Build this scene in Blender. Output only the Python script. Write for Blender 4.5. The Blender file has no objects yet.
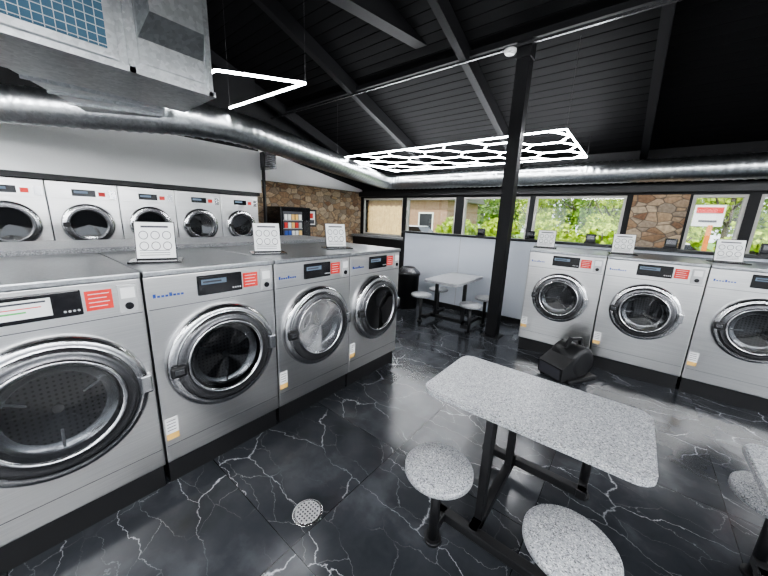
import bpy, bmesh, math, random
from mathutils import Vector, Matrix
random.seed(4)
C=bpy.context.scene.collection
try: bpy.context.scene.view_settings.look='AgX - Medium High Contrast'
except Exception: pass
# ------------------------------------------------------------------ materials
def new_mat(name):
    m=bpy.data.materials.new(name); m.use_nodes=True
    nt=m.node_tree; b=nt.nodes['Principled BSDF']
    return m,nt,b
def N(nt,t,**kw):
    n=nt.nodes.new(t)
    for k,v in kw.items(): setattr(n,k,v)
    return n
def simple(name,col,rough=.5,metal=0,bump=0,bscale=60,var=0.0,coat=0,spec=.5):
    m,nt,b=new_mat(name)
    b.inputs['Base Color'].default_value=(*col,1); b.inputs['Roughness'].default_value=rough
    b.inputs['Metallic'].default_value=metal; b.inputs['Coat Weight'].default_value=coat; b.inputs['Specular IOR Level'].default_value=spec
    pos=N(nt,'ShaderNodeNewGeometry'); no=N(nt,'ShaderNodeTexNoise'); no.inputs['Scale'].default_value=bscale
    nt.links.new(pos.outputs['Position'],no.inputs['Vector'])
    if bump:
        bp=N(nt,'ShaderNodeBump'); bp.inputs['Strength'].default_value=bump; bp.inputs['Distance'].default_value=.01
        nt.links.new(no.outputs['Fac'],bp.inputs['Height']); nt.links.new(bp.outputs['Normal'],b.inputs['Normal'])
    r=N(nt,'ShaderNodeMapRange'); r.inputs['To Min'].default_value=1-var; r.inputs['To Max'].default_value=1+var
    nt.links.new(no.outputs['Fac'],r.inputs['Value'])
    mx=N(nt,'ShaderNodeVectorMath',operation='SCALE'); mx.inputs[0].default_value=col
    nt.links.new(r.outputs['Result'],mx.inputs['Scale']); nt.links.new(mx.outputs['Vector'],b.inputs['Base Color'])
    return m
def ramp(nt,stops,interp='LINEAR'):
    r=N(nt,'ShaderNodeValToRGB'); cr=r.color_ramp; cr.interpolation=interp
    while len(cr.elements)<len(stops): cr.elements.new(.5)
    for e,(p,c) in zip(cr.elements,stops): e.position=p; e.color=(*c,1) if len(c)==3 else c
    return r
def emis(name,col,s):
    m=bpy.data.materials.new(name); m.use_nodes=True; nt=m.node_tree; nt.nodes.clear()
    e=N(nt,'ShaderNodeEmission'); e.inputs[0].default_value=(*col,1); e.inputs[1].default_value=s
    o=N(nt,'ShaderNodeOutputMaterial'); nt.links.new(e.outputs[0],o.inputs[0]); return m
def steel_mat(name,col=(.78,.78,.78),rough=.3,stretch=(3,3,260),amp=.08,var=.06,metal=1,warp=0.0,bs=.03):
    m,nt,b=new_mat(name); b.inputs['Metallic'].default_value=metal
    g=N(nt,'ShaderNodeNewGeometry'); mp=N(nt,'ShaderNodeMapping'); mp.inputs['Scale'].default_value=stretch
    no=N(nt,'ShaderNodeTexNoise'); no.inputs['Scale'].default_value=1; no.inputs['Detail'].default_value=3
    nt.links.new(g.outputs['Position'],mp.inputs[0]); nt.links.new(mp.outputs[0],no.inputs['Vector'])
    r=N(nt,'ShaderNodeMapRange'); r.inputs['To Min'].default_value=rough-amp; r.inputs['To Max'].default_value=rough+amp
    nt.links.new(no.outputs['Fac'],r.inputs['Value']); nt.links.new(r.outputs[0],b.inputs['Roughness'])
    r2=ramp(nt,[(.3,tuple(c*(1-var) for c in col)),(.7,tuple(min(1,c*(1+var)) for c in col))])
    nt.links.new(no.outputs['Fac'],r2.inputs[0]); nt.links.new(r2.outputs[0],b.inputs['Base Color'])
    bp=N(nt,'ShaderNodeBump'); bp.inputs['Strength'].default_value=bs; bp.inputs['Distance'].default_value=.003
    nt.links.new(no.outputs['Fac'],bp.inputs['Height'])
    if warp:
        n2=N(nt,'ShaderNodeTexNoise'); n2.inputs['Scale'].default_value=2.6; n2.inputs['Detail'].default_value=0; nt.links.new(g.outputs['Position'],n2.inputs['Vector'])
        b2=N(nt,'ShaderNodeBump'); b2.inputs['Strength'].default_value=1; b2.inputs['Distance'].default_value=warp
        nt.links.new(n2.outputs['Fac'],b2.inputs['Height']); nt.links.new(b2.outputs[0],bp.inputs['Normal'])
    nt.links.new(bp.outputs[0],b.inputs['Normal'])
    return m
def galv_mat(name):
    m,nt,b=new_mat(name); b.inputs['Metallic'].default_value=1; b.inputs['Roughness'].default_value=.30
    g=N(nt,'ShaderNodeNewGeometry'); v=N(nt,'ShaderNodeTexVoronoi'); v.inputs['Scale'].default_value=45
    nt.links.new(g.outputs['Position'],v.inputs['Vector'])
    r=ramp(nt,[(0,(.48,.50,.51)),(1,(.68,.70,.71))]); nt.links.new(v.outputs['Color'],r.inputs[0]); nt.links.new(r.outputs[0],b.inputs['Base Color'])
    no=N(nt,'ShaderNodeTexNoise'); no.inputs['Scale'].default_value=2; no.inputs['Detail'].default_value=1; nt.links.new(g.outputs['Position'],no.inputs['Vector'])
    bp=N(nt,'ShaderNodeBump'); bp.inputs['Strength'].default_value=.3; bp.inputs['Distance'].default_value=.03
    nt.links.new(no.outputs['Fac'],bp.inputs['Height']); nt.links.new(bp.outputs[0],b.inputs['Normal'])
    return m
def granite_mat(name,light=1.0):
    m,nt,b=new_mat(name); b.inputs['Roughness'].default_value=.35
    g=N(nt,'ShaderNodeNewGeometry'); v=N(nt,'ShaderNodeTexVoronoi'); v.inputs['Scale'].default_value=240
    nt.links.new(g.outputs['Position'],v.inputs['Vector'])
    sp=N(nt,'ShaderNodeSeparateColor'); nt.links.new(v.outputs['Color'],sp.inputs[0])
    k=light
    r=ramp(nt,[(0,(.10*k,.10*k,.105*k)),(.10,(.25*k,.255*k,.27*k)),(.34,(.36*k,.37*k,.385*k)),(.62,(.44*k,.45*k,.46*k)),(.90,(.66*k,.66*k,.66*k))],'CONSTANT')
    nt.links.new(sp.outputs[0],r.inputs[0]); nt.links.new(r.outputs[0],b.inputs['Base Color'])
    return m
def stone_mat(name):
    m,nt,b=new_mat(name); b.inputs['Roughness'].default_value=.8
    g=N(nt,'ShaderNodeNewGeometry'); mp=N(nt,'ShaderNodeMapping'); mp.inputs['Scale'].default_value=(5,5,8)
    nt.links.new(g.outputs['Position'],mp.inputs[0])
    nz=N(nt,'ShaderNodeTexNoise'); nz.inputs['Scale'].default_value=25; nz.inputs['Detail'].default_value=4; nt.links.new(g.outputs['Position'],nz.inputs['Vector'])
    v=N(nt,'ShaderNodeTexVoronoi'); v.inputs['Scale'].default_value=1; v2=N(nt,'ShaderNodeTexVoronoi',feature='DISTANCE_TO_EDGE'); v2.inputs['Scale'].default_value=1
    nt.links.new(mp.outputs[0],v.inputs['Vector']); nt.links.new(mp.outputs[0],v2.inputs['Vector'])
    sp=N(nt,'ShaderNodeSeparateColor'); nt.links.new(v.outputs['Color'],sp.inputs[0])
    r=ramp(nt,[(0,(.20,.11,.06)),(.3,(.42,.29,.17)),(.55,(.26,.21,.16)),(.8,(.52,.40,.27)),(1,(.3,.18,.1))]); nt.links.new(sp.outputs[0],r.inputs[0])
    e=ramp(nt,[(0,(1,1,1)),(.06,(0,0,0))]); nt.links.new(v2.outputs['Distance'],e.inputs[0])
    rn=ramp(nt,[(.3,(.6,.6,.6)),(.7,(1.0,1.0,1.0))]); nt.links.new(nz.outputs['Fac'],rn.inputs[0])
    ml=N(nt,'ShaderNodeMixRGB',blend_type='MULTIPLY'); ml.inputs[0].default_value=1; nt.links.new(r.outputs[0],ml.inputs[1]); nt.links.new(rn.outputs[0],ml.inputs[2])
    mx=N(nt,'ShaderNodeMixRGB'); nt.links.new(e.outputs[0],mx.inputs[0]); nt.links.new(ml.outputs[0],mx.inputs[1]); mx.inputs[2].default_value=(.08,.065,.05,1)
    nt.links.new(mx.outputs[0],b.inputs['Base Color'])
    bp=N(nt,'ShaderNodeBump'); bp.inputs['Distance'].default_value=.04; bp.inputs['Strength'].default_value=.8
    nt.links.new(v2.outputs['Distance'],bp.inputs['Height']); nt.links.new(bp.outputs[0],b.inputs['Normal'])
    return m
def marble_mat(name):
    m,nt,b=new_mat(name)
    L=nt.links.new
    g=N(nt,'ShaderNodeNewGeometry')
    ts=(.9,.9,1)
    fz=N(nt,'ShaderNodeVectorMath',operation='MULTIPLY'); fz.inputs[1].default_value=(1,1,0); L(g.outputs['Position'],fz.inputs[0])
    sh=N(nt,'ShaderNodeVectorMath',operation='ADD'); sh.inputs[1].default_value=(20.0,20.0,.5); L(fz.outputs[0],sh.inputs[0])
    dv=N(nt,'ShaderNodeVectorMath',operation='DIVIDE'); dv.inputs[1].default_value=ts; L(sh.outputs[0],dv.inputs[0])
    fl=N(nt,'ShaderNodeVectorMath',operation='FLOOR'); L(dv.outputs[0],fl.inputs[0])
    fr=N(nt,'ShaderNodeVectorMath',operation='FRACTION'); L(dv.outputs[0],fr.inputs[0])
    wn=N(nt,'ShaderNodeTexWhiteNoise',noise_dimensions='2D'); L(fl.outputs[0],wn.inputs['Vector'])
    sc=N(nt,'ShaderNodeVectorMath',operation='MULTIPLY'); sc.inputs[1].default_value=(17,17,0); L(wn.outputs['Color'],sc.inputs[0])
    ad=N(nt,'ShaderNodeVectorMath',operation='ADD'); L(sc.outputs[0],ad.inputs[0]); L(fz.outputs[0],ad.inputs[1])
    n1=N(nt,'ShaderNodeTexNoise'); n1.inputs['Scale'].default_value=3.0; n1.inputs['Detail'].default_value=6; n1.inputs['Roughness'].default_value=.6; L(ad.outputs[0],n1.inputs['Vector'])
    s2=N(nt,'ShaderNodeVectorMath',operation='SCALE'); s2.inputs['Scale'].default_value=.26; L(n1.outputs['Color'],s2.inputs[0])
    a2=N(nt,'ShaderNodeVectorMath',operation='ADD'); L(ad.outputs[0],a2.inputs[0]); L(s2.outputs[0],a2.inputs[1])
    def vein(scale,w,rot,strn,st):
        mp=N(nt,'ShaderNodeMapping'); mp.inputs['Rotation'].default_value=(0,0,rot); mp.inputs['Scale'].default_value=(1,st,1); L(a2.outputs[0],mp.inputs[0])
        v=N(nt,'ShaderNodeTexVoronoi',feature='DISTANCE_TO_EDGE',voronoi_dimensions='2D'); v.inputs['Scale'].default_value=scale; L(mp.outputs[0],v.inputs['Vector'])
        r=ramp(nt,[(0,(strn,)*3),(w*.4,(strn*.4,)*3),(w,(0,0,0))]); L(v.outputs['Distance'],r.inputs[0]); return r
    v1=vein(1.3,.0095,.7,.8,2.4); v2=vein(2.8,.010,-.4,.32,2.0)
    nm=N(nt,'ShaderNodeTexNoise'); nm.inputs['Scale'].default_value=2.2; L(ad.outputs[0],nm.inputs['Vector'])
    rm=ramp(nt,[(.42,(0,0,0)),(.6,(1,1,1))]); L(nm.outputs['Fac'],rm.inputs[0])
    rm1=ramp(nt,[(.36,(.08,.08,.08)),(.58,(1,1,1))]); L(nm.outputs['Fac'],rm1.inputs[0])
    m1=N(nt,'ShaderNodeMath',operation='MULTIPLY'); L(v2.outputs[0],m1.inputs[0]); L(rm.outputs[0],m1.inputs[1])
    m0=N(nt,'ShaderNodeMath',operation='MULTIPLY'); L(v1.outputs[0],m0.inputs[0]); L(rm1.outputs[0],m0.inputs[1])
    mxx=N(nt,'ShaderNodeMath',operation='MAXIMUM'); L(m0.outputs[0],mxx.inputs[0]); L(m1.outputs[0],mxx.inputs[1])
    cl=N(nt,'ShaderNodeTexNoise'); cl.inputs['Scale'].default_value=2.5; cl.inputs['Detail'].default_value=7; L(a2.outputs[0],cl.inputs['Vector'])
    base=ramp(nt,[(.3,(.022,.024,.028)),(.55,(.042,.045,.051)),(.78,(.10,.105,.115))]); L(cl.outputs['Fac'],base.inputs[0])
    mix=N(nt,'ShaderNodeMixRGB'); L(mxx.outputs[0],mix.inputs[0]); L(base.outputs[0],mix.inputs[1]); mix.inputs[2].default_value=(.60,.61,.64,1)
    sx=N(nt,'ShaderNodeSeparateXYZ'); L(fr.outputs[0],sx.inputs[0])
    lx=N(nt,'ShaderNodeMath',operation='LESS_THAN'); lx.inputs[1].default_value=.005; L(sx.outputs[0],lx.inputs[0])
    ly=N(nt,'ShaderNodeMath',operation='LESS_THAN'); ly.inputs[1].default_value=.005; L(sx.outputs[1],ly.inputs[0])
    lm=N(nt,'ShaderNodeMath',operation='MAXIMUM'); L(lx.outputs[0],lm.inputs[0]); L(ly.outputs[0],lm.inputs[1])
    gm=N(nt,'ShaderNodeMixRGB'); L(lm.outputs[0],gm.inputs[0]); L(mix.outputs[0],gm.inputs[1]); gm.inputs[2].default_value=(.012,.012,.013,1)
    L(gm.outputs[0],b.inputs['Base Color']); b.inputs['Roughness'].default_value=.19
    return m
def plank_mat(name):
    m,nt,b=new_mat(name); L=nt.links.new
    g=N(nt,'ShaderNodeNewGeometry'); sx=N(nt,'ShaderNodeSeparateXYZ'); L(g.outputs['Position'],sx.inputs[0])
    mu=N(nt,'ShaderNodeMath',operation='MULTIPLY'); mu.inputs[1].default_value=7; L(sx.outputs[1],mu.inputs[0])
    f=N(nt,'ShaderNodeMath',operation='FRACT'); L(mu.outputs[0],f.inputs[0])
    r=ramp(nt,[(0,(.0005,.0005,.0005)),(.07,(.0005,.0005,.0005)),(.12,(.0035,.0035,.004)),(1,(.005,.005,.0056))]); L(f.outputs[0],r.inputs[0])
    L(r.outputs[0],b.inputs['Base Color']); b.inputs['Roughness'].default_value=.7; b.inputs['Specular IOR Level'].default_value=.15
    r2=ramp(nt,[(0,(0,0,0)),(.1,(1,1,1))]); L(f.outputs[0],r2.inputs[0])
    bp=N(nt,'ShaderNodeBump'); bp.inputs['Distance'].default_value=.01; L(r2.outputs[0],bp.inputs['Height']); L(bp.outputs[0],b.inputs['Normal'])
    return m
def glass_mat(name,tint,gloss=.12):
    m=bpy.data.materials.new(name); m.use_nodes=True; nt=m.node_tree; nt.nodes.clear()
    t=N(nt,'ShaderNodeBsdfTransparent'); t.inputs[0].default_value=(*tint,1)
    g=N(nt,'ShaderNodeBsdfGlossy'); g.inputs['Roughness'].default_value=.03; g.inputs[0].default_value=(.9,.9,.9,1)
    f=N(nt,'ShaderNodeFresnel'); f.inputs[0].default_value=1.5
    ad=N(nt,'ShaderNodeMath',operation='MAXIMUM'); ad.inputs[1].default_value=gloss
    nt.links.new(f.outputs[0],ad.inputs[0])
    mx=N(nt,'ShaderNodeMixShader'); nt.links.new(ad.outputs[0],mx.inputs[0]); nt.links.new(t.outputs[0],mx.inputs[1]); nt.links.new(g.outputs[0],mx.inputs[2])
    o=N(nt,'ShaderNodeOutputMaterial'); nt.links.new(mx.outputs[0],o.inputs[0]); return m
def drum_mat(name):
    m,nt,b=new_mat(name); b.inputs['Metallic'].default_value=1; b.inputs['Roughness'].default_value=.5
    g=N(nt,'ShaderNodeNewGeometry'); v=N(nt,'ShaderNodeTexVoronoi'); v.inputs['Scale'].default_value=45; v.inputs['Randomness'].default_value=0
    nt.links.new(g.outputs['Position'],v.inputs['Vector'])
    r=ramp(nt,[(.0,(.02,.02,.02)),(.25,(.02,.02,.02)),(.32,(.08,.08,.085))]); nt.links.new(v.outputs['Distance'],r.inputs[0]); nt.links.new(r.outputs[0],b.inputs['Base Color'])
    return m
STEEL=steel_mat('brushed_stainless',(.68,.675,.665),.29,(2,2,330),.02,.09,1,.006,.05)
STEELTOP=steel_mat('stainless_top',(.36,.37,.38),.32,(60,60,60),.04,.15,1,.0)
RINGS=steel_mat('door_ring_metal',(.54,.54,.55),.22,(30,30,30),.02)
GALV=galv_mat('galvanised'); GRAN=granite_mat('granite',.92); GRANC=granite_mat('granite_counter',.55)
STONE=stone_mat('stone_veneer'); MARBLE=marble_mat('black_marble'); PLANK=plank_mat('black_planks')
BLACK=simple('black_paint',(.010,.010,.011),.45,var=.1); BLACKG=simple('black_gloss',(.008,.008,.01),.12)
BLACKW=simple('black_wall',(.010,.010,.011),.6,var=.15,spec=.3); DGREY=simple('dark_grey_ring',(.12,.12,.125),.27,.8)
WHITE=simple('white_wall',(.92,.92,.91),.7,var=.03,bump=.05); WPANEL=simple('white_panel',(.68,.72,.79),.45,var=.03)
RED=simple('red_label',(.70,.04,.03),.5); PAPER=simple('paper',(.85,.85,.84),.6); INK=simple('ink',(.05,.05,.06),.6)
LGREY=simple('light_grey',(.5,.5,.5),.4,.3); BLUE=simple('blue_letters',(.03,.08,.35),.4); YEL=simple('yellow_label',(.8,.5,.15),.5)
FRAME=simple('window_frame',(.50,.48,.44),.5); GREEN=simple('green_label',(.1,.5,.12),.5)
SCREEN=emis('screen_glow',(.55,.75,1),.35); LED=emis('led_white',(.95,.97,1),60); FILLGLOW=emis('fill_tube_glow',(.95,.97,1),120)  # the last glow is only for the added fill tubes in the left aisle
WGLASS=glass_mat('window_glass',(.95,.97,.97),.03); DGLASS=glass_mat('door_glass',(.42,.43,.44),.08); DRUM=drum_mat('drum')
FILTER=simple('filter_media',(.04,.10,.15),.8,bump=.4,bscale=200)
# ------------------------------------------------------------------ mesh builder
class B:
    def __init__(s): s.bm=bmesh.new(); s.mats=[]
    def mi(s,m):
        if m not in s.mats: s.mats.append(m)
        return s.mats.index(m)
    def _fin(s,verts,m,smooth=False,M=None):
        if M is not None: bmesh.ops.transform(s.bm,matrix=M,verts=verts)
        fs=set(f for v in verts for f in v.link_faces); i=s.mi(m)
        for f in fs: f.material_index=i; f.smooth=smooth
    def box(s,x0,x1,y0,y1,z0,z1,m,bev=0,M=None,seg=2):
        r=bmesh.ops.create_cube(s.bm,size=1); vs=r['verts']
        bmesh.ops.transform(s.bm,matrix=Matrix.Translation(((x0+x1)/2,(y0+y1)/2,(z0+z1)/2))@Matrix.Diagonal((abs(x1-x0),abs(y1-y0),abs(z1-z0),1)),verts=vs)
        if bev:
            es=list(set(e for v in vs for e in v.link_edges))
            r=bmesh.ops.bevel(s.bm,geom=es,offset=bev,segments=seg,affect='EDGES',profile=.6)
            vs=list(set(v for f in r['faces'] for v in f.verts)|set(v for v in vs if v.is_valid))
        s._fin(vs,m,False,M)
    def cyl(s,p0,p1,r0,m,r1=None,n=24,smooth=True,M=None):
        p0=Vector(p0);p1=Vector(p1);d=p1-p0
        r=bmesh.ops.create_cone(s.bm,cap_ends=True,segments=n,radius1=r0,radius2=r0 if r1 is None else r1,depth=d.length)
        q=d.to_track_quat('Z','Y').to_matrix().to_4x4()
        mm=Matrix.Translation((p0+p1)/2)@q
        if M is not None: mm=M@mm
        s._fin(r['verts'],m,smooth,mm)
        for v in r['verts']:
            for f in v.link_faces:
                if len(f.verts)>4: f.smooth=False
    def lathe(s,prof,m_seg,c,axis='Y',n=48,M=None):
        rings=[]
        for r,h in prof:
            ring=[]
            for k in range(n):
                a=2*math.pi*k/n
                if axis=='Y': co=(c[0]+r*math.cos(a),c[1]+h,c[2]+r*math.sin(a))
                else: co=(c[0]+r*math.cos(a),c[1]+r*math.sin(a),c[2]+h)
                ring.append(s.bm.verts.new(co))
            rings.append(ring)
        for j in range(len(rings)-1):
            mi=s.mi(m_seg[j] if isinstance(m_seg,list) else m_seg)
            for k in range(n):
                q=[rings[j][k],rings[j][(k+1)%n],rings[j+1][(k+1)%n],rings[j+1][k]]
                if axis!='Z': q=q[::-1]
                f=s.bm.faces.new(q); f.material_index=mi; f.smooth=True
        if M is not None: bmesh.ops.transform(s.bm,matrix=M,verts=[v for r in rings for v in r])
    def poly(s,pts,z0,z1,m,bev=0):
        vs=[s.bm.verts.new((x,y,z0)) for x,y in pts]; f=s.bm.faces.new(vs)
        r=bmesh.ops.extrude_face_region(s.bm,geom=[f]); nv=[g for g in r['geom'] if isinstance(g,bmesh.types.BMVert)]
        bmesh.ops.translate(s.bm,vec=(0,0,z1-z0),verts=nv)
        allv=vs+nv
        if bev:
            es=[e for v in nv for e in v.link_edges if all(w in nv for w in e.verts)]
            es+= [e for v in vs for e in v.link_edges if all(w in vs for w in e.verts)]
            rr=bmesh.ops.bevel(s.bm,geom=list(set(es)),offset=bev,segments=2,affect='EDGES')
            allv=list(set(v for v in allv if v.is_valid)|set(v for f in rr['faces'] for v in f.verts))
        s._fin(allv,m)
    def hexa(s,P,m):
        vs=[s.bm.verts.new(p) for p in P]; i=s.mi(m)
        for q in [(0,1,2,3),(7,6,5,4),(0,4,5,1),(1,5,6,2),(2,6,7,3),(3,7,4,0)]:
            f=s.bm.faces.new([vs[k] for k in q]); f.material_index=i
    def beam(s,p0,p1,w,h,m):
        p0=Vector(p0);p1=Vector(p1);d=(p1-p0); L=d.length; d.normalize()
        up=Vector((0,0,1)); sd=d.cross(up)
        if sd.length<1e-3: sd=Vector((1,0,0))
        sd.normalize(); u=sd.cross(d)
        M=Matrix((( *d,0),(*sd,0),(*u,0),(0,0,0,1))).transposed(); M=Matrix.Translation((p0+p1)/2)@M
        s.box(-L/2,L/2,-w/2,w/2,-h/2,h/2,m,0,M)
    def mesh(s,name,recalc=True):
        if recalc: bmesh.ops.recalc_face_normals(s.bm,faces=s.bm.faces)
        me=bpy.data.meshes.new(name); s.bm.to_mesh(me); s.bm.free()
        for m in s.mats: me.materials.append(m)
        return me
    def obj(s,name,loc=(0,0,0),rz=0):
        return place(s.mesh(name),name,loc,rz)
def place(me,name,loc=(0,0,0),rz=0):
    o=bpy.data.objects.new(name,me); o.location=loc; o.rotation_euler=(0,0,rz); C.objects.link(o); return o
# ------------------------------------------------------------------ washers
def washer(w,D,zt,zp,cz,R,name,paper=False,seed=0):
    b=B(); W0,W1=.004,w-.004
    b.box(W0+.01,W1-.01,.03,D-.02,0,zp,BLACK)
    b.box(W0,W1,0,D,zp,zt-.03,STEEL,.008)
    b.box(W0,W1,-.014,D,zt-.034,zt,STEELTOP,.008)
    b.box(W0+.01,W1-.01,-.002,.002,zt-.215,zt-.212,INK)
    b.box(W0+.01,W1-.01,-.002,.002,zp+.11,zp+.112,INK)
    x0,x1=w*.34,w*.69
    b.box(x0,x1,-.010,.01,zt-.175,zt-.055,BLACKG,.006)
    b.box(x0+.02,x1-.10,-.0115,0,zt-.11,zt-.08,SCREEN); b.box(x0+.03,x1-.13,-.0122,0,zt-.10,zt-.09,INK)
    for i in range(4): b.cyl((x1-.06+.015*i,-.013,zt-.15),(x1-.06+.015*i,-.005,zt-.15),.005,LGREY,n=10)
    b.box(w*.705,w*.835,-.003,.002,zt-.165,zt-.07,RED)
    for i in range(4): b.box(w*.72,w*.82-.01*(i%2),-.004,0,zt-.088-.02*i,zt-.085-.02*i,PAPER)
    b.box(w*.86,w*.965,-.012,.002,zt-.20,zt-.055,LGREY,.004)
    b.cyl((w*.912,-.02,zt-.165),(w*.912,0,zt-.165),.018,BLACKG,n=20)
    b.box(w*.875,w*.95,-.0135,0,zt-.125,zt-.07,PAPER)
    for i in range(8): b.box(w*.05+.019*i,w*.05+.019*i+.013,-.003,0,zt-.15,zt-.139+(.01 if i in(0,4) else 0),BLUE)
    b.box(w*.02,w*.105,-.003,0,zp+.15,zp+.19,YEL); b.box(w*.02,w*.105,-.003,0,zp+.19,zp+.29,PAPER)
    for q in (.21,.23,.25,.27): b.box(w*.03,w*.09,-.004,0,zp+q,zp+q+.004,INK)
    if paper:
        b.box(w*.32,w*.56,-.013,0,zt-.155,zt-.075,PAPER); b.box(w*.34,w*.54,-.014,0,zt-.092,zt-.084,INK); b.box(w*.34,w*.46,-.014,0,zt-.13,zt-.123,GREEN)
        b.box(w*.34,w*.52,-.014,0,zt-.112,zt-.108,RED)
    c=(w/2,0,cz)
    prof=[(R,0),(R,-.028),(R*.975,-.045),(R*.90,-.055),(R*.86,-.05),(R*.855,-.058),(R*.78,-.07),(R*.71,-.062),(R*.705,-.07),(R*.675,-.075),(R*.655,-.062),(R*.62,-.03)]
    mats=[RINGS,RINGS,RINGS,RINGS,BLACK,DGREY,DGREY,BLACK,RINGS,RINGS,BLACKG]
    b.lathe(prof,mats,c)
    b.lathe([(R*.655,-.060),(R*.5,-.054),(R*.3,-.046),(.0005,-.042)],DGLASS,c)
    b.lathe([(R*.63,-.004),(R*.45,-.006),(.0005,-.004)],DRUM,c)
    b.lathe([(R*.62,-.03),(R*.57,-.012),(R*.5,-.008)],RINGS,c)
    for k in range(3):
        a=k*2.094+.5+seed; p=Vector((w/2,-.012,cz)); d=Vector((math.cos(a),0,math.sin(a)))
        b.beam(p+d*R*.3,p+d*R*.58,.02,.012,RINGS)
    b.cyl((w/2,-.02,cz),(w/2,0,cz),.02,DGREY,n=20)
    M=Matrix.Translation((w/2,0,cz))
    b.box(-R*.98,-R*.74,-.088,-.058,-.032,.032,BLACK,.012,M)
    b.box(-R*.93,-R*.78,-.092,-.086,-.016,.016,DGREY,.003,M)
    b.box(R*.88,R*1.02,-.065,-.0,-.05,.05,RINGS,.008,M)
    return b.mesh(name)
XL=-1.957; YA=.442; WL=.7586; ZT=1.33; ZP=.16
mA=washer(WL,1.02,ZT,ZP,.755,.332,'washing_machine'); mA2=washer(WL,1.02,ZT,ZP,.735,.345,'washing_machine_p',paper=True)
for k in range(-2,3):
    place(mA2 if k==-1 else mA,'washing_machine',(XL,YA+k*WL,0),math.pi/2)
WR=.8049; XR=-1.014; YR=4.2056
mR=washer(WR,.98,ZT,ZP,.775,.30,'washing_machine_r',seed=.7)
for k in range(4): place(mR,'washing_machine',(XR+k*WR,YR,0))
def stacked(w):
    b=B(); D=.6; zt=1.966
    b.box(.01,w-.01,.02,D,0,.1,BLACK); b.box(.004,w-.004,0,D,.1,zt,STEEL,.008)
    for z0 in (.1,1.03):
        b.box(.01,w-.01,-.002,.002,z0+.93-.004,z0+.93,INK)
        cz=z0+.36; R=.29
        b.box(.02,w-.02,-.006,0,z0+.71,z0+.88,STEEL,.003)
        b.box(w*.33,w*.66,-.012,0,z0+.75,z0+.84,BLACKG,.004); b.box(w*.36,w*.55,-.013,0,z0+.79,z0+.82,SCREEN)
        b.box(w*.70,w*.80,-.01,0,z0+.76,z0+.82,RED); b.box(w*.86,w*.95,-.012,0,z0+.73,z0+.85,RINGS)
        c=(w/2,0,cz)
        b.lathe([(R,0),(R,-.03),(R*.9,-.05),(R*.82,-.045),(R*.76,-.055),(R*.68,-.045)],[RINGS,RINGS,RINGS,DGREY,DGREY],c)
        b.lathe([(R*.7,-.04),(R*.4,-.03),(.0005,-.025)],DGLASS,c); b.lathe([(R*.68,-.004),(.0005,-.004)],DRUM,c)
        b.box(w/2-R*.95,w/2-R*.7,-.08,-.045,cz-.03,cz+.03,BLACK,.01)
    return b.mesh('stacked_dryer')
mS=stacked(.7512)
for k in range(-2,4): place(mS,'stacked_dryer',(-6.2,.5072+k*.7512,0),math.pi/2)
# ------------------------------------------------------------------ signs on machines
def sign_mesh():
    b=B(); T=Matrix.Rotation(math.radians(-12),4,'X')
    b.box(-.19,.19,-.14,.10,0,.014,BLACKG,.003)
    b.box(-.15,.15,-.008,.008,.0,.30,BLACK,.003,Matrix.Translation((0,0,.014))@T)
    b.box(-.143,.143,-.011,-.007,.007,.293,PAPER,0,Matrix.Translation((0,0,.014))@T)
    for i in range(3):
        for j in range(2):
            b.lathe([(.034,0),(.029,-.002),(.029,0)],INK,(-.085+.085*i,-.0125,.19-.085*j),n=16,M=Matrix.Translation((0,0,.014))@T)
    b.box(-.10,.10,-.0125,-.01,.25,.265,INK,0,Matrix.Translation((0,0,.014))@T)
    for k in range(3): b.box(-.12,.10,-.0125,-.01,.03+.018*k,.034+.018*k,INK,0,Matrix.Translation((0,0,.014))@T)
    return b.mesh('instruction_sign')
mg=sign_mesh()
for y in (.62,1.38,2.13): 
    o=place(mg,'instruction_sign',(-2.32,y,ZT),math.radians(68)); o.scale=(.70,.8,.78)
for x in (-.93,-.10,.76): 
    o=place(mg,'instruction_sign',(x,4.62,ZT),math.radians(8)); o.scale=(.72,.8,.75)
b=B(); b.box(-3.72,-3.0,-1.8,2.72,1.32,1.362,GRANC,.006); b.box(-3.68,-3.02,-1.78,2.68,0,1.32,BLACK); b.obj('counter')
# ------------------------------------------------------------------ tables
def rrect(hx,hy,r,n=6):
    P=[]
    for sx,sy,a0 in((1,1,0),(-1,1,90),(-1,-1,180),(1,-1,270)):
        for k in range(n+1):
            a=math.radians(a0+90*k/n); P.append((sx*(hx-r)+r*math.cos(a),sy*(hy-r)+r*math.sin(a)))
    return P
def table(hx,hy):
    b=B()
    b.poly(rrect(hx,hy,.07),.715,.752,GRAN,.006)
    b.box(-hx*.75,hx*.75,-hy*.6,hy*.6,.695,.715,BLACK)
    sx=.285; sy=.425
    for i in(-1,1):
        b.box(-sx-.03,sx+.03,i*.33-.025,i*.33+.025,.07,.12,BLACK,.005)
        b.box(-.135,-.095,i*.24-.025,i*.24+.025,.09,.70,BLACK,.004)
        b.box(-.14,-.09,min(i*.24,i*.33)-.01,max(i*.24,i*.33)+.01,.07,.12,BLACK,.004)
        for j in(-1,1):
            b.cyl((j*sx,i*sy,.02),(j*sx,i*sy,.43),.025,BLACK,n=20)
            b.lathe([(.0005,.424),(.160,.424),(.167,.432),(.167,.455),(.161,.462),(.0005,.462)],GRAN,(j*sx,i*sy,0),'Z',40)
            b.cyl((j*sx,i*sy,.405),(j*sx,i*sy,.424),.08,BLACK,n=20)
            b.box(j*sx-.025,j*sx+.025,min(i*.30,i*sy),max(i*.30,i*sy),.07,.12,BLACK,.004)
            b.cyl((j*sx,i*sy,0),(j*sx,i*sy,.02),.045,BLACK,n=20)
    b.box(-.14,-.09,-.33,.33,.07,.12,BLACK,.004)
    return b.mesh('table_with_stools')
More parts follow.
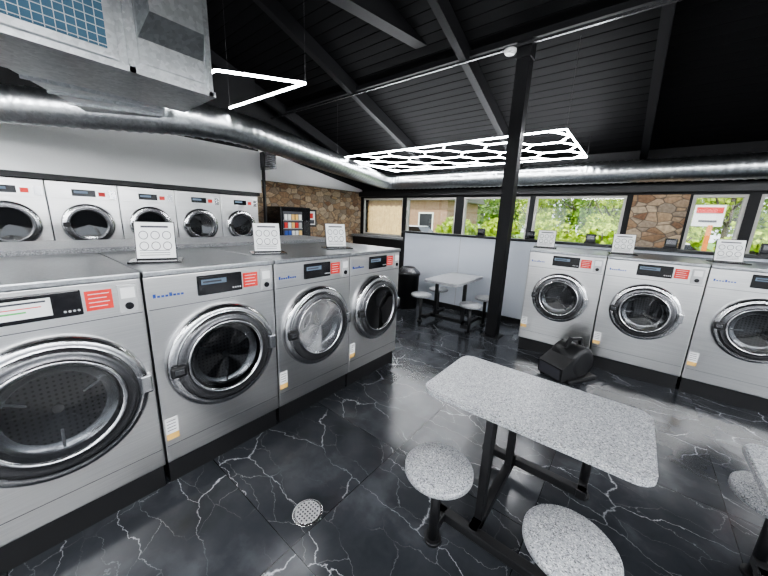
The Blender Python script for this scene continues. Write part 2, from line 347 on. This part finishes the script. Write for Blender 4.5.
mt=table(.50,.285)
place(mt,'table_with_stools',(-.285,1.635,0)); place(mt,'table_with_stools',(1.01,1.66,0))
place(mt,'table_with_stools',(-2.14,4.5,0),math.pi/2)
b=B(); b.lathe([(.0005,0),(.19,0),(.21,.62),(.225,.63),(.225,.67),(.20,.70),(.13,.76),(.115,.77),(.11,.74),(.0005,.74)],[BLACK,BLACK,BLACK,BLACK,DGREY,DGREY,BLACK,BLACK,BLACKG],(0,0,0),'Z',36)
b.obj('trash_can',(-3.20,4.74,0))
# ------------------------------------------------------------------ floor blower
b=B()
b.box(-.22,.2,-.19,.19,.0,.05,BLACK,.02)
b.lathe([(.0005,-.15),(.15,-.15),(.175,-.125),(.175,.125),(.15,.15),(.0005,.15)],BLACK,(.0,0,.20),'Y',36)
b.lathe([(.12,-.153),(.10,-.156),(.05,-.155),(.0005,-.155)],[BLACK,BLACK,BLACK],(.0,0,.20),'Y',30)
b.hexa([(-.30,-.15,.03),(-.30,.15,.03),(0,.15,.03),(0,-.15,.03),(-.30,-.15,.17),(-.30,.15,.17),(0,.14,.375),(0,-.14,.375)],BLACK)
b.box(-.305,-.298,-.13,.13,.045,.155,INK); b.box(-.10,-.085,-.04,.04,.31,.325,GREEN)
b.beam((-.12,0,.34),(-.05,0,.44),.035,.03,BLACK); b.beam((-.06,0,.435),(.1,0,.42),.035,.03,BLACK); b.beam((.09,0,.43),(.13,0,.32),.035,.03,BLACK)
b.obj('carpet_blower',(-.34,3.82,0),math.radians(60))
b=B(); b.lathe([(.0005,.003),(.07,.003),(.08,.004),(.085,0)],[LGREY,RINGS,RINGS],(0,0,0),'Z',36)
for i in range(-3,4):
    for j in range(-3,4):
        if i*i+j*j<11: b.cyl((i*.019,j*.019,.0032),(i*.019,j*.019,.0042),.0055,INK,n=8)
b.obj('floor_drain',(-1.19,.88,0.0))
# ------------------------------------------------------------------ room
def wallbox(name,*a): 
    b=B(); b.box(*a); return b.obj(name)
X0,X1,Y0,Y1=-6.84,5.5,-4.5,7.3
wallbox('floor',X0-.2,X1+.2,Y0-.2,Y1+.2,-.12,0,MARBLE)
EAVE=2.95; SL=.33; YRG=.6; ZR=EAVE+(Y1-YRG)*SL
def roofz(y): return EAVE+(Y1-y)*SL if y>=YRG else ZR-(YRG-y)*SL
b=B(); t=.12
for ya,yb in((YRG,Y1+.6),(Y0-.6,YRG)):
    za,zb=roofz(ya),roofz(yb)
    b.hexa([(X0-.3,ya,za),(X1+.3,ya,za),(X1+.3,yb,zb),(X0-.3,yb,zb),(X0-.3,ya,za+t),(X1+.3,ya,za+t),(X1+.3,yb,zb+t),(X0-.3,yb,zb+t)],PLANK)
b.obj('ceiling')
BEAM=simple('beam_paint',(.006,.006,.007),.6,var=.1,spec=.3)
for i,x in enumerate((-6.4,-4.3,-2.2,-.13,1.95,4.0)):
    b=B(); b.beam((x,YRG,ZR-.11),(x,Y1-.02,EAVE-.11),.10,.2,BEAM); b.obj('trim_rafter_%d'%i)
b=B(); b.beam((X0,4.42,3.83),(X1,4.42,3.83),.12,.07,BEAM); b.beam((X0,4.30,3.72),(X1,4.30,3.72),.03,.03,DGREY); b.obj('trim_purlin')
b=B(); b.beam((-3.35,1.0,4.12),(-2.75,4.36,4.12),.18,.26,BEAM); b.obj('trim_tie_beam')
b=B(); b.box(-.078,.078,-.078,.078,.012,3.80,BEAM,.004); b.box(-.13,.13,-.13,.13,0,.012,BLACK); b.box(-.09,.09,-.09,.09,3.6,3.8,BEAM,.01); b.obj('support_column',(-1.43,4.42,0))
b=B(); b.lathe([(.0005,0),(.055,0),(.07,.02),(.07,.05),(.0005,.05)],PAPER,(0,0,0),'Z',24); b.obj('smoke_detector',(-1.58,4.3,3.655))
WZ0,WZ1=1.12,2.2
b=B()
b.box(X0,X1,Y1,Y1+.2,0,WZ0,BLACKW); b.box(X0,X1,Y1,Y1+.2,WZ1,EAVE+.1,BLACKW)
wins=[(-6.74,-5.24),(-5.12,-3.62),(-3.42,-1.90),(-1.80,-.25),(.62,1.24),(1.36,3.2),(3.3,5.2)]
xs=[X0]+[v for w in wins for v in w]+[X1]
for i in range(0,len(xs),2):
    b.box(xs[i],xs[i+1],Y1,Y1+.2,WZ0,WZ1,BLACKW)
b.obj('wall_back')
for i,(xa,xb) in enumerate(wins):
    b=B(); f=.045; y0,y1=Y1+.03,Y1+.12
    b.box(xa,xb,y0,y1,WZ0,WZ0+f,FRAME); b.box(xa,xb,y0,y1,WZ1-f,WZ1,FRAME)
    b.box(xa,xa+f,y0,y1,WZ0+f,WZ1-f,FRAME); b.box(xb-f,xb,y0,y1,WZ0+f,WZ1-f,FRAME)
    b.box(xa+f,xb-f,Y1+.07,Y1+.076,WZ0+f,WZ1-f,WGLASS)
    b.obj('window_%d'%(i+1))
b=B(); b.box(-.16,.58,Y1-.06,Y1,0,2.2,STONE); b.obj('trim_stone_pier')
b=B(); b.box(X0,X1,Y1-.10,Y1,2.24,2.38,BLACK,.005); b.obj('trim_window_header')
b=B(); b.box(X0+.02,-3.8,Y1-.42,Y1-.01,1.06,1.12,GRANC,.005); b.box(X0+.05,-3.85,Y1-.38,Y1-.01,.0,1.06,BLACK); b.obj('window_counter')
def gable(x0,x1,ya,yb,za,mat):
    b=B()
    ys=sorted({ya,yb}|({YRG} if ya<YRG<yb else set()))
    for p,q in zip(ys,ys[1:]):
        b.hexa([(x0,p,za),(x1,p,za),(x1,q,za),(x0,q,za),(x0,p,roofz(p)+.05),(x1,p,roofz(p)+.05),(x1,q,roofz(q)+.05),(x0,q,roofz(q)+.05)],mat)
    return b
gable(X0-.2,X0,Y0,Y1+.2,2.36,BLACKW).obj('wall_left_upper')
b=B(); b.box(X0-.2,X0,Y0,Y1+.2,0,2.36,STONE); b.obj('wall_left')
b=B(); b.hexa([(X0,3.6,2.37),(X0+.05,3.6,2.37),(X0+.05,7.29,2.37),(X0,7.29,2.37),(X0,3.6,3.10),(X0+.05,3.6,3.10),(X0+.05,7.29,2.44),(X0,7.29,2.44)],WHITE); b.obj('wall_left_gable')
b=B(); b.box(X0+.02,-6.22,Y0,3.62,2.05,2.85,WHITE); b.obj('wall_bulkhead')
b=B(); b.box(X0+.02,-6.26,Y0,3.60,1.98,2.05,BLACK); b.obj('trim_bulkhead')
b=B(); b.box(X0+.02,-6.24,Y0,3.60,2.85,5.3,BLACKW); ob=b.obj('wall_bulkhead_upper')
for v in ob.data.vertices:
    if v.co.z>3: v.co.z=roofz(v.co.y)-.02
b=B(); b.box(-6.2,-6.12,3.63,3.66,1.0,2.55,BLACK); b.box(-6.6,-6.08,3.63,3.9,2.55,2.85,DGREY,.01)
for k in range(6): b.box(-6.08,-6.07,3.66,3.88,2.58+.04*k,2.6+.04*k,INK)
b.obj('wall_vent_unit')
b=B(); b.box(0,.7,0,.8,.06,1.80,BLACKG,.02); b.box(.03,.66,.03,.77,0,.06,BLACK)
b.box(.70,.705,.05,.56,.5,1.70,INK); b.box(.70,.715,.60,.76,.9,1.5,DGREY,.004); b.box(.70,.706,.08,.52,.25,.42,BLACK)
cols=[RED,YEL,PAPER,GREEN,BLUE,LGREY]
for r in range(6):
    b.box(.705,.712,.05,.56,.60+.18*r,.612+.18*r,LGREY)
    for q in range(5): b.box(.705,.73,.075+.095*q,.145+.095*q,.615+.18*r,.735+.18*r,random.choice(cols),.004)
b.obj('vending_machine',(X0+.03,3.98,0))
def pic(y,w,z0,z1):
    b=B(); b.box(0,.03,-w/2,w/2,z0,z1,BLACK,.004); b.box(.03,.034,-w/2+.05,w/2-.05,z0+.05,z1-.05,PAPER)
    b.box(.034,.036,-w/2+.08,w/2-.08,z0+.08,z0+.18,INK); b.box(.034,.036,-w/2+.08,w/2-.12,z0+.22,z1-.10,RED)
    b.obj('framed_picture',(X0+.001,y,0))
pic(5.25,.55,1.33,1.78)
gable(X1,X1+.2,Y0,Y1+.2,2.6,WHITE).obj('wall_right_upper')
b=B(); b.box(X1,X1+.2,Y0,Y1+.2,0,.6,WHITE)
for ya,yb in((Y0,-4.0),(-1.6,-1.2),(1.4,1.8),(4.4,4.8),(7.0,7.5)): b.box(X1,X1+.2,ya,yb,.6,2.6,WHITE)
b.obj('wall_right')
b=B(); b.box(X0,X1,Y0-.2,Y0,0,.7,WHITE); b.box(X0,X1,Y0-.2,Y0,2.5,roofz(Y0)+.05,WHITE)
for xa,xb in((X0,-5.5),(-3.1,-2.7),(-.3,.1),(2.5,2.9),(5.2,X1)): b.box(xa,xb,Y0-.2,Y0,.7,2.5,WHITE)
b.obj('wall_front')
b=B(); b.box(-3.68,X1,5.235,5.35,0,1.36,WPANEL); b.box(-3.72,X1,5.2,5.40,1.36,1.395,BLACK,.004); b.box(-3.70,-3.66,5.225,5.36,0,1.36,BLACK)
for x in(-2.45,-1.2): b.box(x,x+.008,5.232,5.236,.1,1.36,LGREY)
b.box(-3.68,X1,5.222,5.236,0,.09,BLACK)
b.obj('wall_half')
for x in(-2.1,-1.3,-.5,.35,1.15):
    b=B(); b.box(-.07,.07,-.05,.05,0,.02,BLACK,.004); b.box(-.06,.06,-.03,.03,.02,.13,BLACKG,.008); b.box(-.045,.045,-.032,-.029,.06,.11,DGREY); b.obj('card_reader',(x,5.30,1.395))
# ------------------------------------------------------------------ ducts
def tube(b,path,r,m,n=28,ridge=.11):
    P=[Vector(p) for p in path]; pts=[P[0]]
    for i in range(1,len(P)-1):
        a=(P[i-1]-P[i]);c=(P[i+1]-P[i]); k=min(.55,a.length*.45,c.length*.45)
        s=P[i]+a.normalized()*k; e=P[i]+c.normalized()*k
        for j in range(9):
            t=j/8; pts.append(s*(1-t)**2+P[i]*2*t*(1-t)+e*t*t)
    pts.append(P[-1])
    dn=[pts[0]]
    for p,q in zip(pts,pts[1:]):
        L=(q-p).length; k=max(1,round(L/ (ridge/4)))
        for j in range(1,k+1): dn.append(p.lerp(q,j/k))
    rings=[]; up=Vector((0,0,1))
    for i,p in enumerate(dn):
        d=(dn[min(i+1,len(dn)-1)]-dn[max(i-1,0)]).normalized(); sd=d.cross(up).normalized(); u=sd.cross(d)
        rr=r+(.009 if i%4==0 else 0)
        rings.append([b.bm.verts.new(p+(sd*math.cos(2*math.pi*k/n)+u*math.sin(2*math.pi*k/n))*rr) for k in range(n)])
    mi=b.mi(m)
    for A,Bq in zip(rings,rings[1:]):
        for k in range(n):
            f=b.bm.faces.new([A[k],A[(k+1)%n],Bq[(k+1)%n],Bq[k]]); f.material_index=mi; f.smooth=True
    b.bm.faces.new(rings[0]).material_index=mi; b.bm.faces.new(rings[-1]).material_index=mi
b=B(); tube(b,[(-5.9,-.4,2.64),(-3.95,1.85,2.66),(-5.5,6.87,2.56),(5.4,6.9,2.54)],.175,GALV); b.obj('spiral_duct')
b=B()
b.box(-3.05,-2.5,-1.2,1.12,2.45,3.25,GALV,.004)
for y in(-.2,.66,1.10): b.box(-3.07,-2.48,y-.015,y+.015,2.43,3.27,GALV)
b.box(-3.07,-2.48,-1.2,1.13,2.43,2.462,GALV)
b.box(-2.5,-2.47,-.14,.60,2.47,2.98,GALV,.003)
b.box(-2.471,-2.462,-.09,.55,2.51,2.94,FILTER)
for k in range(17): b.box(-2.463,-2.458,-.09+.04*k,-.087+.04*k,2.51,2.94,LGREY)
for k in range(11): b.box(-2.463,-2.458,-.09,.55,2.52+.04*k,2.523+.04*k,LGREY)
b.box(-2.5,-2.485,.70,1.07,2.50,3.2,GALV,.003)
b.hexa([(-2.5,.70,2.62),(-2.5,1.07,2.62),(-2.5,1.07,3.2),(-2.5,.70,3.2),(-2.36,.74,2.74),(-2.36,1.03,2.74),(-2.36,1.03,3.2),(-2.36,.74,3.2)],GALV)
b.hexa([(-3.05,.1,2.47),(-3.05,1.0,2.47),(-4.0,1.25,2.56),(-4.45,.75,2.56),(-3.05,.1,3.1),(-3.05,1.0,3.1),(-4.0,1.25,2.86),(-4.45,.75,2.86)],GALV)
for k in (.25,.5,.75):
    p=Vector((-3.05,.1,2.47)).lerp(Vector((-4.45,.75,2.56)),k); q=Vector((-3.05,1.0,2.47)).lerp(Vector((-4.0,1.25,2.56)),k); b.beam(p,q,.03,.04,GALV)
b.obj('air_handler_unit')
# ------------------------------------------------------------------ LED fixtures and added fill lights
def hexled(name,x0,x1,y0,y1,z,cols,rows,mat=LED,r=.012):
    b=B(); segs=set()
    R=(x1-x0)/(1.5*(cols-1)+2); hh=(y1-y0)/(2*rows)
    for c in range(cols):
        for q in range(rows if c%2==0 else rows-1):
            cx=x0+R+1.5*R*c; cyy=y0+hh+2*hh*q+(0 if c%2==0 else hh)
            P=[(round(cx+R*dx,3),round(cyy+hh*dy,3)) for dx,dy in((1,0),(.5,1),(-.5,1),(-1,0),(-.5,-1),(.5,-1))]
            for k in range(6): segs.add(tuple(sorted((P[k],P[(k+1)%6]))))
    Q=[(x0,y0),(x1,y0),(x1,y1),(x0,y1)]
    for k in range(4): segs.add((Q[k],Q[(k+1)%4]))
    for (a,c) in segs: b.cyl((*a,z),(*c,z),r,mat,n=8)
    for (x,y) in Q: b.cyl((x,y,z+r),(x,y,roofz(y)-.01),.002,BLACK,n=6)
    b.obj(name)
hexled('added_hex_fill',-5.05,-.9,4.66,6.66,2.8,7,3,r=.010)
hexled('added_hex_fill',.9,4.7,-1.9,.6,2.9,7,3,r=.014)  # added fixture out of view, serves as fill lighting
hexled('added_hex_fill',-3.6,.4,-3.8,-1.4,2.9,7,3,r=.014)  # another added one behind the camera, put in to light the interior
hexled('added_hex_fill',2.8,5.2,1.6,3.9,2.8,5,3,r=.014)  # added fill fixture off to the right, outside the view
b=B()
for a,c in(((-2.98,1.37),(-2.55,1.96)),((-2.55,1.96),(-3.85,1.90)),((-2.98,1.37),(-4.1,1.3))): b.cyl((*a,2.8),(*c,2.8),.011,LED,n=8)
b.cyl((-2.55,1.96,2.81),(-2.55,1.96,roofz(1.96)-.01),.0015,BLACK,n=6)
b.cyl((-3.85,1.90,2.81),(-3.85,1.90,roofz(1.9)-.01),.0015,BLACK,n=6)
b.obj('zigzag_led_light')
b=B()
for xx in(-5.2,-4.4): b.cyl((xx,-3.6,3.0),(xx,-.5,3.0),.022,FILLGLOW,n=8)  # added tubes out of view, put in to brighten the white left wall
for yy in(-3.4,-.7):
    for xx in(-5.2,-4.4): b.cyl((xx,yy,3.01),(xx,yy,roofz(yy)-.01),.003,DGREY,n=6)
    b.box(-5.2,-4.4,yy-.01,yy+.01,3.02,3.04,BLACK)
b.obj('added_fill_tubes')
# ------------------------------------------------------------------ outside
GRASS=simple('grass',(.16,.30,.06),.9,var=.5,bscale=3); ASPH=simple('asphalt',(.28,.28,.29),.9,var=.2,bscale=2)
b=B(); b.box(-60,60,Y1+.2,13,-.3,-.15,ASPH); b.obj('ground_parking')
b=B(); b.box(-60,60,13,60,-.3,-.05,GRASS); b.obj('ground_lawn')
b=B(); b.box(-60,60,-40,Y0-.25,-.3,-.15,ASPH); b.box(X1+.25,60,Y0-.25,Y1+.2,-.3,-.15,ASPH); b.obj('ground_front')
def leafmat(name,cols):
    m,nt,b=new_mat(name); g=N(nt,'ShaderNodeNewGeometry'); r=ramp(nt,cols)
    no=N(nt,'ShaderNodeTexNoise'); no.inputs['Scale'].default_value=9; nt.links.new(g.outputs['Position'],no.inputs['Vector'])
    nt.links.new(no.outputs['Fac'],r.inputs[0]); nt.links.new(r.outputs[0],b.inputs['Base Color']); b.inputs['Roughness'].default_value=.6
    return m
LEAF=leafmat('leaves',[(.3,(.20,.34,.02)),(.5,(.42,.55,.04)),(.7,(.62,.70,.10))]); LEAF2=leafmat('leaves_dark',[(.3,(.08,.2,.02)),(.7,(.28,.42,.05))]); BARK=simple('bark',(.12,.09,.07),.9)
def tree_mesh(h,r,lm,n=2600,name='tree'):
    b=B(); b.cyl((0,0,-.1),(0,0,h*.6),.14,BARK,.08,n=10)
    for k in range(6):
        a=random.random()*6.28; b.cyl((0,0,h*random.uniform(.2,.45)),(r*.8*math.cos(a),r*.8*math.sin(a),h*random.uniform(.5,.8)),.06,BARK,.02,n=6)
    cl=[(Vector((random.uniform(-1,1)*r*.7,random.uniform(-1,1)*r*.7,h*random.uniform(.18,.85))),r*random.uniform(.3,.6)) for _ in range(14)]
    i=b.mi(lm)
    for k in range(n):
        c,rr=random.choice(cl); d=Vector((random.gauss(0,1),random.gauss(0,1),random.gauss(0,1))).normalized()
        p=c+d*rr*random.uniform(.6,1.05); u=Vector((random.gauss(0,1),random.gauss(0,1),random.gauss(0,1))).normalized(); v=u.orthogonal().normalized(); w=u.cross(v); s=random.uniform(.07,.16)
        f=b.bm.faces.new([b.bm.verts.new(p+v*s*x+w*s*y) for x,y in((-1,0),(0,-.7),(1,0),(0,.7))]); f.material_index=i
    return b.mesh(name,False)
tm=[tree_mesh(6,2.2,LEAF),tree_mesh(7,2.5,LEAF),tree_mesh(5.5,2.3,LEAF2)]
for k in range(34):
    x=-30+k*1.7+random.uniform(-.6,.6); y=random.uniform(21,28)
    if -21<x<-6.5: y=31+random.uniform(0,3)
    o=place(random.choice(tm),'tree',(x,y,-.05),random.random()*6); s=random.uniform(.8,1.15); o.scale=(s,s,s)
HEDGE=tree_mesh(1.9,1.1,LEAF,2600,'bush')
for k in range(13): place(HEDGE,'bush',(-8.0+k*2.3,random.uniform(16.9,17.2),-.05),random.random()*6)
WOOD=simple('fence_wood',(.62,.44,.20),.8,var=.3,bscale=8)
b=B()
for k in range(26): b.box(k*.15,k*.15+.135,0,.02,-.1,2.15+.04*(k%2),WOOD)
b.box(0,3.9,.02,.06,.4,.5,WOOD); b.box(0,3.9,.02,.06,1.8,1.9,WOOD); b.obj('wooden_fence',(-12.2,11.8,0))
BRICK=simple('brick',(.36,.22,.15),.9,var=.3,bscale=6); ROOF=simple('shingles',(.2,.18,.17),.9)
b=B(); b.box(-4,4,0,5,-.1,2.9,BRICK); b.hexa([(-4.4,-.4,2.9),(4.4,-.4,2.9),(4.4,5.4,2.9),(-4.4,5.4,2.9),(-4.4,2.4,4.8),(4.4,2.4,4.8),(4.4,2.6,4.8),(-4.4,2.6,4.8)],ROOF)
for x in(-2.8,0,2.4): b.box(x-.6,x+.6,-.03,0,.8,2.1,PAPER); b.box(x-.5,x+.5,-.04,-.02,.9,2.0,BLACKG)
b.obj('house',(-14,19,0))
CARP=simple('car_paint',(.75,.76,.78),.25)
def car(x,y,rz,pm):
    b=B(); b.box(-2.2,2.2,-.85,.85,.3,.85,pm,.12,seg=3)
    b.hexa([(-1.5,-.78,.85),(1.2,-.78,.85),(1.2,.78,.85),(-1.5,.78,.85),(-.9,-.62,1.4),(.6,-.62,1.4),(.6,.62,1.4),(-.9,.62,1.4)],BLACKG)
    b.box(-.9,.6,-.62,.62,1.38,1.43,pm,.02)
    for sx in(-1.35,1.35):
        for sy in(-1,1): b.cyl((sx,sy*.7,.32),(sx,sy*.88,.32),.32,BLACK,n=20); b.cyl((sx,sy*.88,.32),(sx,sy*.89,.32),.19,LGREY,n=16)
    b.obj('parked_car',(x,y,-.15),rz)
car(-9.3,14,.1,CARP); car(.5,11.7,0,CARP)
b=B(); b.box(-.04,.04,-.05,.05,-.15,1.75,simple('orange_post',(.8,.25,.05),.5)); b.box(-.32,.18,-.04,.04,1.72,2.2,PAPER); b.box(-.29,.15,-.05,.05,2.02,2.15,RED); b.box(-.22,.08,-.05,.05,1.82,1.86,INK); b.obj('road_sign',(1.28,10.4,0))
# ------------------------------------------------------------------ world, sun, camera
w=bpy.data.worlds.new('World'); bpy.context.scene.world=w; w.use_nodes=True; nt=w.node_tree
bg=nt.nodes['Background']; sky=nt.nodes.new('ShaderNodeTexSky'); sky.sky_type='HOSEK_WILKIE'
sky.turbidity=5; sky.sun_direction=(-.3,-.6,.74)
mx=nt.nodes.new('ShaderNodeMixRGB'); mx.inputs[0].default_value=.6; mx.inputs[2].default_value=(.88,.93,1,1)
nt.links.new(sky.outputs[0],mx.inputs[1]); nt.links.new(mx.outputs[0],bg.inputs[0]); bg.inputs[1].default_value=4.2
sl=bpy.data.lights.new('sun','SUN'); sl.energy=6.5; sl.angle=.02; sl.color=(1,.95,.85); so=bpy.data.objects.new('sun',sl); C.objects.link(so)
so.rotation_euler=Vector((-.3,-.62,1.0)).to_track_quat('Z','Y').to_euler()
f,a,p,r=309.4057,.6710,.2246,.0380
H=Vector((-math.sin(a),math.cos(a),0));R0=Vector((math.cos(a),math.sin(a),0));Z=Vector((0,0,1))
F=H*math.cos(p)-Z*math.sin(p);U0=H*math.sin(p)+Z*math.cos(p)
Rv=R0*math.cos(r)+U0*math.sin(r);Uv=-R0*math.sin(r)+U0*math.cos(r)
cd=bpy.data.cameras.new('camera'); cd.sensor_width=36; cd.sensor_fit='HORIZONTAL'; cd.lens=f*36/768; cd.clip_start=.02
co=bpy.data.objects.new('camera',cd); C.objects.link(co)
M=Matrix((( *Rv,0),(*Uv,0),(*(-F),0),(0,0,0,1))).transposed(); co.matrix_world=Matrix.Translation((0,0,1.65))@M
bpy.context.scene.camera=co
